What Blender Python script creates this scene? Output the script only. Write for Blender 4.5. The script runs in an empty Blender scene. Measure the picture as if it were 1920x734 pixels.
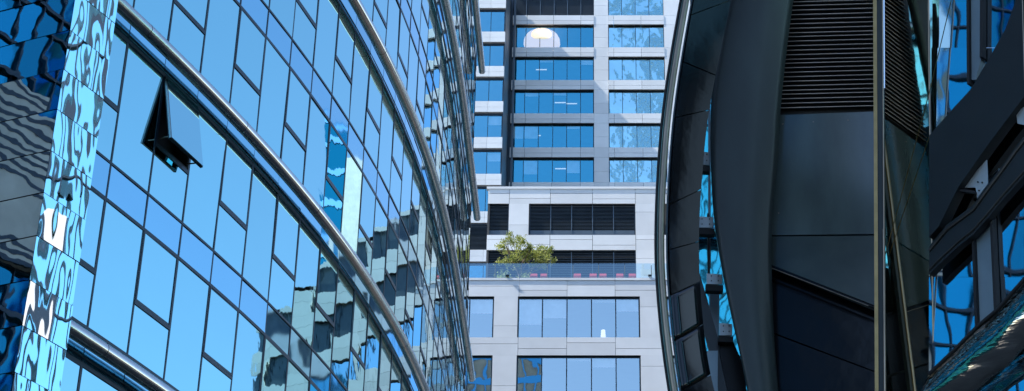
import bpy, bmesh, math, random
from mathutils import Vector, Matrix
random.seed(7)
sc = bpy.context.scene
R = math.radians
# ------------------------------------------------------------------ camera
F, PX, PY, TH, EYE = 3436.15, 1107.65, 367.0, 0.49709, 1.6
cd = bpy.data.cameras.new('camera'); cam = bpy.data.objects.new('camera', cd); sc.collection.objects.link(cam)
cam.location = (0, 0, EYE); cam.rotation_euler = (math.pi/2+TH, 0, 0)
cd.sensor_width = 36; cd.lens = F/1920*36; cd.shift_x = (960-PX)/1920
cd.clip_start = .1; cd.clip_end = 5000
sc.camera = cam
# ------------------------------------------------------------------ sky, sun, exposure
SUN_AZ, SUN_EL = -100.5, 50          # azimuth clockwise from the view direction (+Y)
w = bpy.data.worlds.new('World'); sc.world = w; w.use_nodes = True
nt = w.node_tree; sk = nt.nodes.new('ShaderNodeTexSky'); sk.sky_type = 'NISHITA'; sk.sun_disc = False
sk.sun_elevation = R(SUN_EL); sk.sun_rotation = R(SUN_AZ); sk.air_density = 1.0; sk.dust_density = .35; sk.ozone_density = 3.0
nt.links.new(sk.outputs[0], nt.nodes['Background'].inputs[0]); nt.nodes['Background'].inputs[1].default_value = .15
sl = bpy.data.lights.new('sun', 'SUN'); sl.energy = 4.0; sl.angle = R(.5); sl.color = (1, .94, .85)
so = bpy.data.objects.new('sun', sl); sc.collection.objects.link(so); so.location = (-60, 0, 90)
sd = Vector((math.sin(R(SUN_AZ))*math.cos(R(SUN_EL)), math.cos(R(SUN_AZ))*math.cos(R(SUN_EL)), math.sin(R(SUN_EL))))
so.rotation_euler = (-sd).to_track_quat('-Z', 'Y').to_euler()
sc.view_settings.view_transform = 'Standard'; sc.view_settings.look = 'None'; sc.view_settings.gamma = 1
sc.view_settings.exposure = 1.3
cy = sc.cycles; cy.max_bounces = 8; cy.glossy_bounces = 6; cy.transparent_max_bounces = 12; cy.caustics_reflective = False; cy.caustics_refractive = False
cy.sample_clamp_indirect = 6

# ------------------------------------------------------------------ helpers
def ray(u, v):
    a = (u-PX)/F; b = -(v-PY)/F
    return Vector((a, math.cos(TH)-b*math.sin(TH), math.sin(TH)+b*math.cos(TH)))
def P(u, v, D):                     # point on the plane y = D
    d = ray(u, v); t = D/d.y
    return Vector((d.x*t, D, d.z*t+EYE))
def PP(u, v, p0, n):                # point on any plane
    d = ray(u, v); o = Vector((0, 0, EYE)); t = (p0-o).dot(n)/d.dot(n)
    return o+d*t
class MB:
    def __init__(s): s.v = []; s.f = []
    def poly(s, pts):
        i = len(s.v); s.v += [tuple(p) for p in pts]; s.f.append(tuple(range(i, i+len(pts))))
    def hexa(s, a):                 # 8 points: bottom 4 (ccw), top 4
        i = len(s.v); s.v += [tuple(p) for p in a]
        for q in ((3,2,1,0),(4,5,6,7),(0,1,5,4),(1,2,6,5),(2,3,7,6),(3,0,4,7)): s.f.append(tuple(i+k for k in q))
    def box(s, x0, x1, y0, y1, z0, z1):
        s.hexa([(x0,y0,z0),(x1,y0,z0),(x1,y1,z0),(x0,y1,z0),(x0,y0,z1),(x1,y0,z1),(x1,y1,z1),(x0,y1,z1)])
    def obox(s, o, ax, ay, az):     # oriented box: corner + three edge vectors
        o = Vector(o); ax = Vector(ax); ay = Vector(ay); az = Vector(az)
        s.hexa([o, o+ax, o+ax+ay, o+ay, o+az, o+ax+az, o+ax+ay+az, o+ay+az])
    def bar(s, a, b, wv, tv):       # bar a->b, width vector, thickness vector (centred)
        a = Vector(a); b = Vector(b); wv = Vector(wv)/2; tv = Vector(tv)/2
        s.hexa([a-wv-tv, a+wv-tv, a+wv+tv, a-wv+tv, b-wv-tv, b+wv-tv, b+wv+tv, b-wv+tv])
    def prism(s, pts, ext):
        ext = Vector(ext); n = len(pts); i = len(s.v)
        s.v += [tuple(p) for p in pts]+[tuple(Vector(p)+ext) for p in pts]
        s.f.append(tuple(range(i, i+n))); s.f.append(tuple(range(i+2*n-1, i+n-1, -1)))
        for k in range(n): s.f.append((i+k, i+n+k, i+n+(k+1) % n, i+(k+1) % n))
    def tube(s, path, r, n=12, cap=True):
        path = [Vector(p) for p in path]; m = len(path); i0 = len(s.v)
        rr = r if isinstance(r, (list, tuple)) else [r]*m
        for j, p in enumerate(path):
            t = (path[min(j+1, m-1)]-path[max(j-1, 0)]).normalized()
            up = Vector((0, 0, 1)) if abs(t.z) < .9 else Vector((0, 1, 0))
            a = t.cross(up).normalized(); b = a.cross(t)
            for k in range(n):
                q = 2*math.pi*k/n; s.v.append(tuple(p+(a*math.cos(q)+b*math.sin(q))*rr[j]))
        for j in range(m-1):
            for k in range(n):
                a = i0+j*n+k; b = i0+j*n+(k+1) % n; s.f.append((a, b, b+n, a+n))
        if cap:
            s.f.append(tuple(range(i0+n-1, i0-1, -1))); s.f.append(tuple(range(i0+(m-1)*n, i0+m*n)))
    def build(s, name, mat, parent=None, smooth=False, loc=None, fix=True):
        me = bpy.data.meshes.new(name); o0 = Vector(loc) if loc is not None else Vector((0, 0, 0))
        me.from_pydata([tuple(Vector(v)-o0) for v in s.v], [], s.f)
        if fix:
            bm = bmesh.new(); bm.from_mesh(me); bmesh.ops.recalc_face_normals(bm, faces=bm.faces); bm.to_mesh(me); bm.free()
        me.materials.append(mat)
        if smooth:
            for p in me.polygons: p.use_smooth = True
            try: me.set_sharp_from_angle(angle=R(40))
            except Exception: pass
        o = bpy.data.objects.new(name, me); sc.collection.objects.link(o)
        o.location = o0
        if parent: attach(o, parent)
        return o
def wloc(o):
    l = Vector(o.location)
    while o.parent: o = o.parent; l += Vector(o.location)
    return l
def attach(o, parent):              # parents here are never rotated
    l = wloc(parent); o.parent = parent; o.location = Vector(o.location)-l
def tag(o, label=None, cat=None, group=None, kind=None):
    for k, val in (('label', label), ('category', cat), ('group', group), ('kind', kind)):
        if val: o[k] = val
    return o
def thing(name, label, cat, loc=(0, 0, 0), group=None):
    o = bpy.data.objects.new(name, None); sc.collection.objects.link(o); o.location = loc; o.empty_display_size = .5
    return tag(o, label, cat, group)

# ------------------------------------------------------------------ materials
def newmat(name):
    m = bpy.data.materials.new(name); m.use_nodes = True; n = m.node_tree
    return m, n, n.nodes['Principled BSDF']
def setp(b, **k):
    for a, v in k.items(): b.inputs[a.replace('_', ' ')].default_value = v
def noise(n, scale, detail=2, vec=None, rough=.5):
    t = n.nodes.new('ShaderNodeTexNoise'); t.inputs['Scale'].default_value = scale; t.inputs['Detail'].default_value = detail
    t.inputs['Roughness'].default_value = rough
    if vec: n.links.new(vec, t.inputs['Vector'])
    return t
def objvec(n, stretch=(1, 1, 1), rnd=True):
    tc = n.nodes.new('ShaderNodeTexCoord'); mp = n.nodes.new('ShaderNodeMapping'); mp.inputs['Scale'].default_value = stretch
    n.links.new(tc.outputs['Object'], mp.inputs['Vector'])
    if rnd:
        oi = n.nodes.new('ShaderNodeObjectInfo'); mm = n.nodes.new('ShaderNodeMath'); mm.operation = 'MULTIPLY'; mm.inputs[1].default_value = 57.
        n.links.new(oi.outputs['Random'], mm.inputs[0]); n.links.new(mm.outputs[0], mp.inputs['Location'])
    return mp.outputs[0]
def bump(n, b, height, dist, strength=1):
    bp = n.nodes.new('ShaderNodeBump'); bp.inputs['Strength'].default_value = strength; bp.inputs['Distance'].default_value = dist
    n.links.new(height, bp.inputs['Height'])
    if b is not None: n.links.new(bp.outputs[0], b.inputs['Normal'])
    return bp
def ramp(n, fac, stops):
    r = n.nodes.new('ShaderNodeValToRGB'); n.links.new(fac, r.inputs[0])
    e = r.color_ramp.elements
    while len(e) < len(stops): e.new(.5)
    for q, (p, c) in zip(e, stops): q.position = p; q.color = (*c, 1)
    return r
def mirror_glass(name, col, rough=.015, waves=((.8, .012),), stretch=(1, 1, 1), spec=None, metal=1.0):
    m, n, b = newmat(name); setp(b, Base_Color=(*col, 1), Metallic=metal, Roughness=rough)
    oi = n.nodes.new('ShaderNodeObjectInfo'); gi = n.nodes.new('ShaderNodeNewGeometry'); ad = n.nodes.new('ShaderNodeMath'); ad.operation = 'ADD'
    n.links.new(oi.outputs['Random'], ad.inputs[0]); n.links.new(gi.outputs['Random Per Island'], ad.inputs[1])
    r = ramp(n, ad.outputs[0], [(0, tuple(c*.88 for c in col)), (1, tuple(min(1, c*1.05) for c in col))]); n.links.new(r.outputs[0], b.inputs['Base Color'])
    vec = objvec(n, stretch); prev = None
    for scl, d in waves:
        t = noise(n, scl, 1.5, vec); bp = bump(n, None, t.outputs[0], d)
        if prev: n.links.new(prev.outputs[0], bp.inputs['Normal'])
        prev = bp
    n.links.new(prev.outputs[0], b.inputs['Normal'])
    return m
def see_glass(name, tint, mix, waves=((.8, .01),), rough=.01, trans=(.75, .85, .9)):
    m = bpy.data.materials.new(name); m.use_nodes = True; n = m.node_tree
    n.nodes.remove(n.nodes['Principled BSDF']); out = n.nodes['Material Output']
    g = n.nodes.new('ShaderNodeBsdfGlossy'); g.inputs['Color'].default_value = (*tint, 1); g.inputs['Roughness'].default_value = rough
    t = n.nodes.new('ShaderNodeBsdfTransparent'); t.inputs[0].default_value = (*trans, 1)
    mx = n.nodes.new('ShaderNodeMixShader'); mx.inputs[0].default_value = mix
    n.links.new(t.outputs[0], mx.inputs[1]); n.links.new(g.outputs[0], mx.inputs[2]); n.links.new(mx.outputs[0], out.inputs[0])
    vec = objvec(n); prev = None
    for scl, d in waves:
        q = noise(n, scl, 1.5, vec); bp = bump(n, None, q.outputs[0], d)
        if prev: n.links.new(prev.outputs[0], bp.inputs['Normal'])
        prev = bp
    n.links.new(prev.outputs[0], g.inputs['Normal'])
    return m
def plain(name, col, rough=.5, metal=0, var=.12, vs=1.5, bd=0, bs=20, spec=None, stretch=(1, 1, 1)):
    m, n, b = newmat(name); setp(b, Roughness=rough, Metallic=metal)
    vec = objvec(n, stretch)
    t = noise(n, vs, 5, vec)
    r = ramp(n, t.outputs[0], [(.3, tuple(c*(1-var) for c in col)), (.7, tuple(min(1, c*(1+var)) for c in col))])
    n.links.new(r.outputs[0], b.inputs['Base Color'])
    if bd:
        t2 = noise(n, bs, 4, vec); bump(n, b, t2.outputs[0], bd)
    if spec is not None: b.inputs['Specular IOR Level'].default_value = spec
    return m
M = {}
M['facade_glass'] = mirror_glass('facade_glass', (.34, .69, .71), waves=((.5, .007), (2.2, .0008)))
M['spandrel_glass'] = mirror_glass('spandrel_glass', (.27, .58, .70), rough=.04, waves=((.6, .010),))
M['pier_glass'] = mirror_glass('pier_glass', (.80, .88, .93), rough=.01, waves=((.4, .036), (1.2, .007)), stretch=(1, 1, .4))
M['return_glass'] = mirror_glass('return_glass', (.62, .80, .88), rough=.01, waves=((.35, .012), (1.1, .003)))
M['frame'] = plain('frame_metal', (.010, .022, .036), .35, .3)
M['rubber'] = plain('rubber', (.01, .012, .015), .7)
M['steel'] = plain('polished_steel', (.52, .50, .47), .14, 1, var=.08, vs=3, bd=.0015, bs=3, stretch=(1, 1, 1))
M['clad'] = plain('pale_cladding', (.73, .75, .755), .34, .0, var=.05, vs=.7, bd=.002, bs=.9)
n_ = M['clad'].node_tree; gi_ = n_.nodes.new('ShaderNodeNewGeometry'); mr_ = n_.nodes.new('ShaderNodeMapRange'); mr_.inputs[3].default_value = .90; mr_.inputs[4].default_value = 1.06
n_.links.new(gi_.outputs['Random Per Island'], mr_.inputs[0]); vm_ = n_.nodes.new('ShaderNodeVectorMath'); vm_.operation = 'SCALE'
b_ = n_.nodes['Principled BSDF']; n_.links.new(b_.inputs['Base Color'].links[0].from_socket, vm_.inputs[0]); n_.links.new(mr_.outputs[0], vm_.inputs['Scale']); n_.links.new(vm_.outputs[0], b_.inputs['Base Color'])
M['joint'] = plain('joint_backing', (.05, .055, .06), .8)
M['dark_louvre'] = plain('dark_louvre', (.07, .10, .13), .45, .3)
M['rear_glass'] = see_glass('rear_glass', (.16, .76, 1.0), .43, ((.5, .006),), trans=(.9, .95, .97))
M['pod_glass'] = see_glass('podium_glass', (.86, 1.0, 1.0), .50, ((.5, .005),), trans=(.92, .96, .98))
M['wavy_glass'] = see_glass('wavy_glass', (.50, .84, .88), .85, ((.45, .07), (1.6, .015)))
M['blind'] = plain('blind_fabric', (.88, .88, .87), .8)
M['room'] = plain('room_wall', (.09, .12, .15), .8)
M['rail_glass'] = see_glass('rail_glass', (.6, .8, .9), .22, ((.6, .003),), trans=(.72, .88, .92))
M['black_gloss'] = plain('black_gloss', (.003, .004, .006), .12, 0, bd=.012, bs=.7, spec=.25)
M['black_panel'] = plain('black_panel', (.004, .005, .007), .35, 0, spec=.2)
M['fin'] = plain('teal_grey_paint', (.021, .031, .032), .45, 0, var=.3, vs=1.6, bd=.004, bs=1.5, spec=.4, stretch=(1, 1, .3))
M['grey_panel'] = plain('grey_panel', (.056, .080, .076), .10, 0, spec=.9, var=.22, vs=2, stretch=(1, 1, .35))
M['grey_panel_low'] = plain('grey_panel_low', (.034, .048, .042), .14, 0, spec=.5, var=.2)
M['lit_lip'] = plain('lit_slat_edge', (.55, .46, .38), .5)  # paler copy of the slat colour, paints the light caught on the edges
M['gloss_streak'] = plain('gloss_streak', (.003, .004, .006), .09, 0, bd=.003, bs=.8, spec=.5)
M['slat'] = plain('slat_metal', (.20, .17, .14), .35, .8)
M['bronze'] = plain('bronze_metal', (.34, .23, .10), .35, 1, var=.15, vs=4)
M['edge_steel'] = plain('worn_steel', (.25, .20, .15), .36, 1, var=.2, vs=3, stretch=(1, 1, .4))
M['deep_glass'] = mirror_glass('deep_glass', (.012, .20, .29), rough=.03, waves=((.5, .006),))
M['wall_glass'] = mirror_glass('wall_glass', (.72, .84, .90), rough=.015, waves=((.6, .008),))
M['far_glass'] = mirror_glass('far_glass', (.40, .68, .85), rough=.03, waves=((.5, .01),))
M['fin_glass'] = mirror_glass('fin_glass', (.85, .80, .64), rough=.03, waves=((1.2, .002),))
M['blue_glass'] = mirror_glass('blue_glass', (.10, .42, .68), rough=.015, waves=((.6, .007),))
M['slot_glass'] = mirror_glass('slot_glass', (.20, .50, .58), rough=.02, waves=((1.0, .008),))
M['chrome'] = plain('wavy_chrome', (.55, .50, .42), .06, 1, var=.1, bd=.05, bs=1.6, stretch=(.4, .4, 2))
M['beam'] = plain('beam_paint', (.022, .026, .028), .35, .2)
M['plate'] = plain('bracket_plate', (.45, .50, .52), .4, .5)
M['mull_light'] = plain('light_mullion', (.22, .30, .35), .4, .3)
M['asphalt'] = plain('asphalt', (.05, .05, .052), .85, vs=.5)
M['stone'] = plain('beige_stone', (.62, .56, .46), .6, var=.2, vs=.6)
M['white_wall'] = plain('white_wall', (.50, .49, .50), .6, var=.12)
M['bark'] = plain('bark', (.12, .09, .06), .9, bd=.01)
M['red'] = plain('red_plastic', (.55, .06, .07), .5)
M['pot'] = plain('planter_concrete', (.35, .35, .34), .8)

m, n, bb_ = newmat('lit_shade'); setp(bb_, Base_Color=(.9, .88, .8, 1), Emission_Color=(1, .93, .8, 1), Emission_Strength=.5); M['lamp'] = m
m, n, bb_ = newmat('dim_lamp'); setp(bb_, Base_Color=(.9, .88, .8, 1), Emission_Color=(1, .97, .9, 1), Emission_Strength=.35); M['dim_lamp'] = m

# ================================================================== the ground
g = MB(); g.poly([(-1500, -1500, 0), (1500, -1500, 0), (1500, 1500, 0), (-1500, 1500, 0)])
tag(g.build('ground', M['asphalt']), kind='structure')

# ================================================================== curved glass office building on the left
x, y, ph = -17.6345, 17.8566, .34493
S, CX, CY, PHI = [0.], [x], [y], [ph]
ds = .25; s_ = 0
while s_ < 96:
    s_ += ds
    k = (1.47811-5.64474*s_/30+2.7521*(s_/30)**2)/100 if s_ < 53 else 0 if s_ < 59.5 else -60/100 if s_ < 62.1 else 0
    ph2 = ph+k*ds; x += math.sin((ph+ph2)/2)*ds; y += math.cos((ph+ph2)/2)*ds; ph = ph2
    S.append(s_); CX.append(x); CY.append(y); PHI.append(ph)
def cyl(s, off=0):
    j = min(int(s/ds), len(S)-2); t = s/ds-j
    X = CX[j]*(1-t)+CX[j+1]*t; Y = CY[j]*(1-t)+CY[j+1]*t; p = PHI[j]*(1-t)+PHI[j+1]*t
    return X+math.cos(p)*off, Y-math.sin(p)*off, p
ZA, ZS0, ZS1, HH = 2.92942*8+EYE, 2.37146*8+EYE, 2.48343*8+EYE, 8.0
W = 1.515; S0 = 18.67
S_START = 17.9
cols = [S_START]+[S0+W*i for i in range(0, 41)]
lb = thing('glass_office_building', 'curved office building of pale blue mirror glass ringed by polished steel tubes', 'office building', (cyl(30)[0], cyl(30)[1], 0))
def uv(p):
    d = Vector(p)-Vector((0, 0, EYE)); dep = d.y*math.cos(TH)+d.z*math.sin(TH); up = -d.y*math.sin(TH)+d.z*math.cos(TH)
    return (PX+F*d.x/dep, PY-F*up/dep) if dep > .1 else (1e9, 1e9)
def area(pts):                     # polygon area in the frame, clipped roughly by centre
    q = [uv(p) for p in pts]; c = (sum(a for a, b in q)/len(q), sum(b for a, b in q)/len(q))
    a = 0
    for i in range(len(q)):
        a += q[i-1][0]*q[i][1]-q[i][0]*q[i-1][1]
    ov = (max(0, min(1920, max(a_ for a_, b in q))-max(0, min(a_ for a_, b in q))))*(max(0, min(734, max(b for a_, b in q))-max(0, min(b for a_, b in q))))
    return min(abs(a)/2, ov)
panes = []                         # (kind, column, z0, z1)
for k in range(-2, 5):
    up1, up0, lo1, lo0 = ZA+8*k-.37, ZS1+8*k, ZS0+8*k, ZA+8*k-8+.45
    for c in range(len(cols)-1):
        vent = (c-1) % 2 == 1
        for (a, b) in ((up0, up1), (lo0, lo1)):
            if vent:
                tz = b-(b-a)*.575
                panes.append(('vent_window', c, tz, b)); panes.append(('window_pane', c, a, tz))
            else: panes.append(('window_pane', c, a, b))
        panes.append(('spandrel_panel', c, lo1, up0))
        panes.append(('band_panel', c, ZA+8*k-.37, ZA+8*k+.45))
def chord(c):
    a = cyl(cols[c]); b = cyl(cols[c+1]); A = Vector((a[0], a[1], 0)); B = Vector((b[0], b[1], 0))
    return A, B
OPEN = None
best = 1e9
for pn in panes:
    A, B = chord(pn[1]); m = (A+B)/2
    if pn[0] == 'vent_window':
        q = uv((m.x, m.y, (pn[2]+pn[3])/2)); d = abs(q[0]-338)+abs(q[1]-240)
        if d < best: best = d; OPEN = pn
scored = {}
for pn in panes:
    A, B = chord(pn[1]); a = area([A+Vector((0, 0, pn[2])), B+Vector((0, 0, pn[2])), B+Vector((0, 0, pn[3])), A+Vector((0, 0, pn[3]))])
    if cols[pn[1]] > 58: a = 0
    scored[pn] = a
meshcache = {}
rg = random.Random(3)
stuff = {k: MB() for k in ('window_pane', 'vent_window', 'spandrel_panel', 'band_panel')}
keep = {}
for kk in ('window_pane', 'vent_window', 'spandrel_panel'):
    keep[kk] = set(sorted([p for p in panes if p[0] == kk and scored[p] > 25], key=lambda p: -scored[p])[:100])
keep['band_panel'] = set()
def local_axes(A, B):
    d = (B-A); L = d.length; d.normalize(); n_in = Vector((-d.y, d.x, 0))
    return d, n_in, L
for pn in panes:
    kind, c, z0, z1 = pn
    A, B = chord(c); d, n_in, L = local_axes(A, B)
    if pn is OPEN: continue
    tv, th = rg.gauss(0, .004), rg.gauss(0, .004)
    cen = (A+B)/2+Vector((0, 0, (z0+z1)/2))
    hw, hh = L/2-.012, (z1-z0)/2-.012
    mat = M['facade_glass'] if kind in ('window_pane', 'vent_window') else M['spandrel_glass']
    rot = Matrix((d, n_in, Vector((0, 0, 1)))).transposed() @ Matrix.Rotation(tv, 3, 'X') @ Matrix.Rotation(th, 3, 'Z')
    inset = -.008 if kind == 'vent_window' else 0
    corners = [(-hw, 0), (hw, 0), (hw, .02), (-hw, .02)]
    pts = [Vector((cx, cy_+inset, -hh)) for cx, cy_ in corners]+[Vector((cx, cy_+inset, hh)) for cx, cy_ in corners]
    if pn in keep[kind]:
        key = (kind, round(hw, 2), round(hh, 2))
        if key not in meshcache:
            mb = MB(); mb.hexa(pts); o = mb.build(kind, mat); meshcache[key] = o.data
        else:
            o = bpy.data.objects.new(kind, meshcache[key]); sc.collection.objects.link(o)
        if kind == 'vent_window':
            o.name = 'vent_window'
        o.parent = lb; o.matrix_basis = Matrix.Translation(cen-Vector(lb.location)) @ rot.to_4x4()
        if kind == 'vent_window':   # its own slim sash frame as a child
            fk = ('sash', key)
            if fk not in meshcache:
                fm = MB(); t = .055
                for (x0, x1, q0, q1) in ((-hw, hw, -hh, -hh+t), (-hw, hw, hh-t, hh), (-hw, -hw+t, -hh+t, hh-t), (hw-t, hw, -hh+t, hh-t)):
                    fm.box(x0, x1, inset-.008, inset-.001, q0, q1)
                fo = fm.build('sash_frame', M['frame']); meshcache[fk] = fo.data
            else:
                fo = bpy.data.objects.new('sash_frame', meshcache[fk]); sc.collection.objects.link(fo)
            fo.parent = o
    else:
        stuff[kind].hexa([cen+rot @ p for p in pts])
        if kind == 'vent_window' and scored[pn] > 0:
            pass
for kk, nm in (('window_pane', 'window_pane'), ('vent_window', 'vent_window'), ('spandrel_panel', 'spandrel_panel'), ('band_panel', 'tube_backing_panel')):
    o = stuff[kk].build(nm, M['facade_glass'] if kk in ('window_pane', 'vent_window') else M['spandrel_glass'], lb)
    tag(o, kind='stuff')
# mullions
ztop, zbot = ZA+32+.45, 0.
for i, s in enumerate(cols):
    mb = MB(); X, Y, p = cyl(s); d = Vector((math.sin(p), math.cos(p), 0)); n = Vector((math.cos(p), -math.sin(p), 0)); o = Vector((X, Y, 0))
    for k in range(-2, 5):
        z1 = ZA+8*k-.30; z0 = ZA+8*k-8+.36
        mb.obox(o+n*-.05-d*.026+Vector((0, 0, z0)), n*.06, d*.052, Vector((0, 0, z1-z0)))
        # the thicker jamb of the vents beside it
        side = 1 if (i-1) % 2 == 1 else -1
        if i < len(cols)-1:
            for (b_, a_) in ((ZA+8*k-.37, ZS1+8*k), (ZS0+8*k, ZA+8*k-8+.45)):
                tz = b_-(b_-a_)*.575
                oo = o+n*-.0-d*.02+(d*.042*side)
                mb.obox(oo+Vector((0, 0, tz)), n*.018, d*.04, Vector((0, 0, b_-tz)))
    mb.build('mullion', M['frame'], lb)
def ring(mb, z0, z1, o0, o1, s0=17.9, s1=59.2, step=.505):
    n = int((s1-s0)/step); prev = None
    for j in range(n+1):
        s = s0+(s1-s0)*j/n; a = cyl(s, o0); b = cyl(s, o1)
        cur = [Vector((a[0], a[1], z0)), Vector((b[0], b[1], z0)), Vector((b[0], b[1], z1)), Vector((a[0], a[1], z1))]
        if prev: mb.hexa([prev[0], cur[0], cur[1], prev[1], prev[3], cur[3], cur[2], prev[2]])
        prev = cur
for k in range(-2, 5):
    for (z, hgt) in ((ZA+8*k-.37, .085), (ZA+8*k+.45, .075), (ZS0+8*k, .08), (ZS1+8*k, .06)):
        mb = MB(); ring(mb, z-hgt/2, z+hgt/2, -.05, .018); mb.build('transom', M['frame'], lb)
    for (z, hgt) in ((ZA+8*k-.20, .03), (ZA+8*k+.25, .03)):
        mb = MB(); ring(mb, z-hgt/2, z+hgt/2, -.05, .012); mb.build('gasket', M['frame'], lb)
# vent transoms, one piece of trim per vent in a single mesh (pattern of the frame)
mb = MB()
for pn in panes:
    if pn[0] != 'vent_window': continue
    A, B = chord(pn[1]); d, n_in, L = local_axes(A, B)
    mb.obox(A+Vector((0, 0, pn[2]-.07))+n_in*.04, d*L, -n_in*.06, Vector((0, 0, .10)))
tag(mb.build('vent_transom', M['frame'], lb), kind='stuff')
# polished tubes
TE = 59
for k in range(-2, 5):
    mb = MB(); mb.tube([(*cyl(s, .30)[:2], ZA+8*k) for s in [17.0+.5*j for j in range(int((TE-17)/.5)+1)]], .165, 20)
    tb = mb.build('steel_tube', M['steel'], lb, smooth=True)
    for j in range(0, 26, 3):
        mb = MB(); a = cyl(S0+W*j+.2, .30); p = a[2]; d = Vector((math.sin(p), math.cos(p), 0)); q = Vector((a[0], a[1], ZA+8*k))
        mb.tube([q-d*.006, q+d*.006], .168, 20); mb.build('tube_joint', M['rubber'], tb)
# core wall
mb = MB(); ring(mb, 0, ztop, -.55, -.5, 17.9, 90, 1.2)
mb.build('core_wall', M['room'], lb)
mb = MB(); pts = [(*cyl(s, 0)[:2], ztop) for s in [18+1.5*j for j in range(48)]]+[(-45, 85, ztop), (-45, 40, ztop)]
mb.prism(pts, (0, 0, .4)); mb.build('roof', M['joint'], lb)
# the open vent
kind, c, z0, z1 = OPEN
A, B = chord(c); d, n_in, L = local_axes(A, B)
mb = MB()       # reveal
t = .09; dep = .40
O = A+Vector((0, 0, z0))
mb.obox(O, d*t, n_in*dep, Vector((0, 0, z1-z0))); mb.obox(O+d*(L-t), d*t, n_in*dep, Vector((0, 0, z1-z0)))
mb.obox(O+d*t, d*(L-2*t), n_in*dep, Vector((0, 0, t))); mb.obox(O+d*t+Vector((0, 0, z1-z0-t)), d*(L-2*t), n_in*dep, Vector((0, 0, t)))
mb.obox(O+d*t+n_in*(dep-.02), d*(L-2*t), n_in*.02, Vector((0, 0, z1-z0)))
rv = mb.build('window_reveal', M['rubber'], lb)
ang = R(-11)
hinge = (A+B)/2-n_in*.05+Vector((0, 0, z1-.02))
rot = Matrix((d, n_in, Vector((0, 0, 1)))).transposed()
tilt = Matrix.Rotation(ang, 3, 'X')
def sash_pt(xl, yl, zl): return hinge+rot @ (tilt @ Vector((xl, yl, zl)))
hgt = z1-z0-.05; hw = L/2-.02
def sbox(mb, x0, x1, y0, y1, q0, q1):
    mb.hexa([sash_pt(*p) for p in ((x0,y0,q0),(x1,y0,q0),(x1,y1,q0),(x0,y1,q0),(x0,y0,q1),(x1,y0,q1),(x1,y1,q1),(x0,y1,q1))])
ft = .055
mb = MB()
for (x0, x1, q0, q1) in ((-hw, hw, -hgt, -hgt+ft), (-hw, hw, -ft, 0), (-hw, -hw+ft, -hgt+ft, -ft), (hw-ft, hw, -hgt+ft, -ft)): sbox(mb, x0, x1, -.004, .065, q0, q1)
sash = mb.build('open_sash', M['frame'], lb)
tag(sash, 'top hung window pane swung outward')
mb = MB(); sbox(mb, -hw+.02, hw-.02, -.022, -.006, -hgt+.02, -.02); mb.build('sash_pane', M['facade_glass'], sash)
mb = MB(); sbox(mb, -hw-.016, -hw, -.02, .03, -hgt, 0); mb.build('sash_edge', M['steel'], sash)
mb = MB()
for sx in (-1, 1):
    q = sash_pt(sx*(hw-.08), .1, -hgt+.12); r_ = (A+B)/2+d*sx*(L/2-.14)+Vector((0, 0, z0+.16)); mb.bar(q, r_, d*.02, Vector((0, 0, .03)))
mb.build('stay_arm', M['edge_steel'], sash)

# ---- the glazed corner pier
def az_of(u, v): d = ray(u, v); return math.atan2(d.x, d.y)
azc = az_of(76, 400); h = R(24.5)
J = Vector((*cyl(18.14, 0)[:2], 0)); hp = cyl(18.14)[2]
hd = Vector((math.sin(h), math.cos(h), 0)); nout = Vector((hd.y, -hd.x, 0))
J2 = J+nout*.62
azj = az_of(160, 420)
# slide J2 along the heading so that its azimuth is that of the junction
def slide(p, az):
    n = Vector((math.cos(az), -math.sin(az), 0)); t = -p.dot(n)/hd.dot(n); return p+hd*t
JE = slide(J2, azj); CN = slide(J2, azc); CN.z = 0; JE.z = 0
hl = R(-68); hld = Vector((math.sin(hl), math.cos(hl), 0)); nl = Vector((hld.y*-1, hld.x, 0))  # outward of the left face
if nl.dot(Vector((0, -1, 0))) < 0: nl = -nl
dist = math.hypot(CN.x, CN.y)
zj = [(.62996, 57), (.60076, 132), (.57093, 210), (.54495, 280), (.51587, 360), (.48680, 443), (.45687, 530), (.43163, 605), (.40151, 697)]
zs = [dist*a+EYE for a, _ in zj]
pitch = (zs[0]-zs[-1])/8
zl = [zs[0]+pitch*4-i*pitch for i in range(26)]
cp = thing('corner_pier', 'mirror glass corner pier of stacked curved panels left of the curved glass facade', 'glass pier', (CN.x, CN.y, 0))
LR = (JE-CN).length
def panel_curved(z0, z1, i):
    mb = MB(); a, b = rg.gauss(0, .004), rg.gauss(0, .004)
    p0 = CN+hd*(LR*.002); p1 = CN+hd*(LR*.998)
    mb.poly([p0+Vector((0, 0, z0+.008)), p1+nout*a+Vector((0, 0, z0+.008)), p1+nout*(a+b)+Vector((0, 0, z1-.008)), p0+nout*b+Vector((0, 0, z1-.008))])
    return mb.build('wavy_panel', M['pier_glass'], cp, loc=(CN.x, CN.y, (z0+z1)/2), fix=False)
jm = MB()
for i in range(len(zl)-1):
    z1, z0 = zl[i], zl[i+1]
    if z0 < .2: break
    panel_curved(z0, z1, i)
    tz, tt = rg.gauss(0, .012), rg.gauss(0, .012)
    mb = MB()
    o_ = CN+Vector((0, 0, z0+.012))+nl*.01
    e1 = hld*13; mb.poly([o_, o_+e1, o_+e1+Vector((0, 0, z1-z0-.024))+nl*tz, o_+Vector((0, 0, z1-z0-.024))+nl*tz])
    o = mb.build('flat_panel', M['return_glass'], cp, loc=(CN.x, CN.y, (z0+z1)/2), fix=False)
# dark backing seen in the joints
mb = MB()
mb.prism([CN-nout*.03-nl*.06, JE-nout*.03, JE-nout*.9+hd*.0, CN+hld*13-nl*.9+hd*.0, CN+hld*13-nl*.06], (0, 0, zl[0]))
mb.build('pier_core', M['rubber'], cp)

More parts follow.
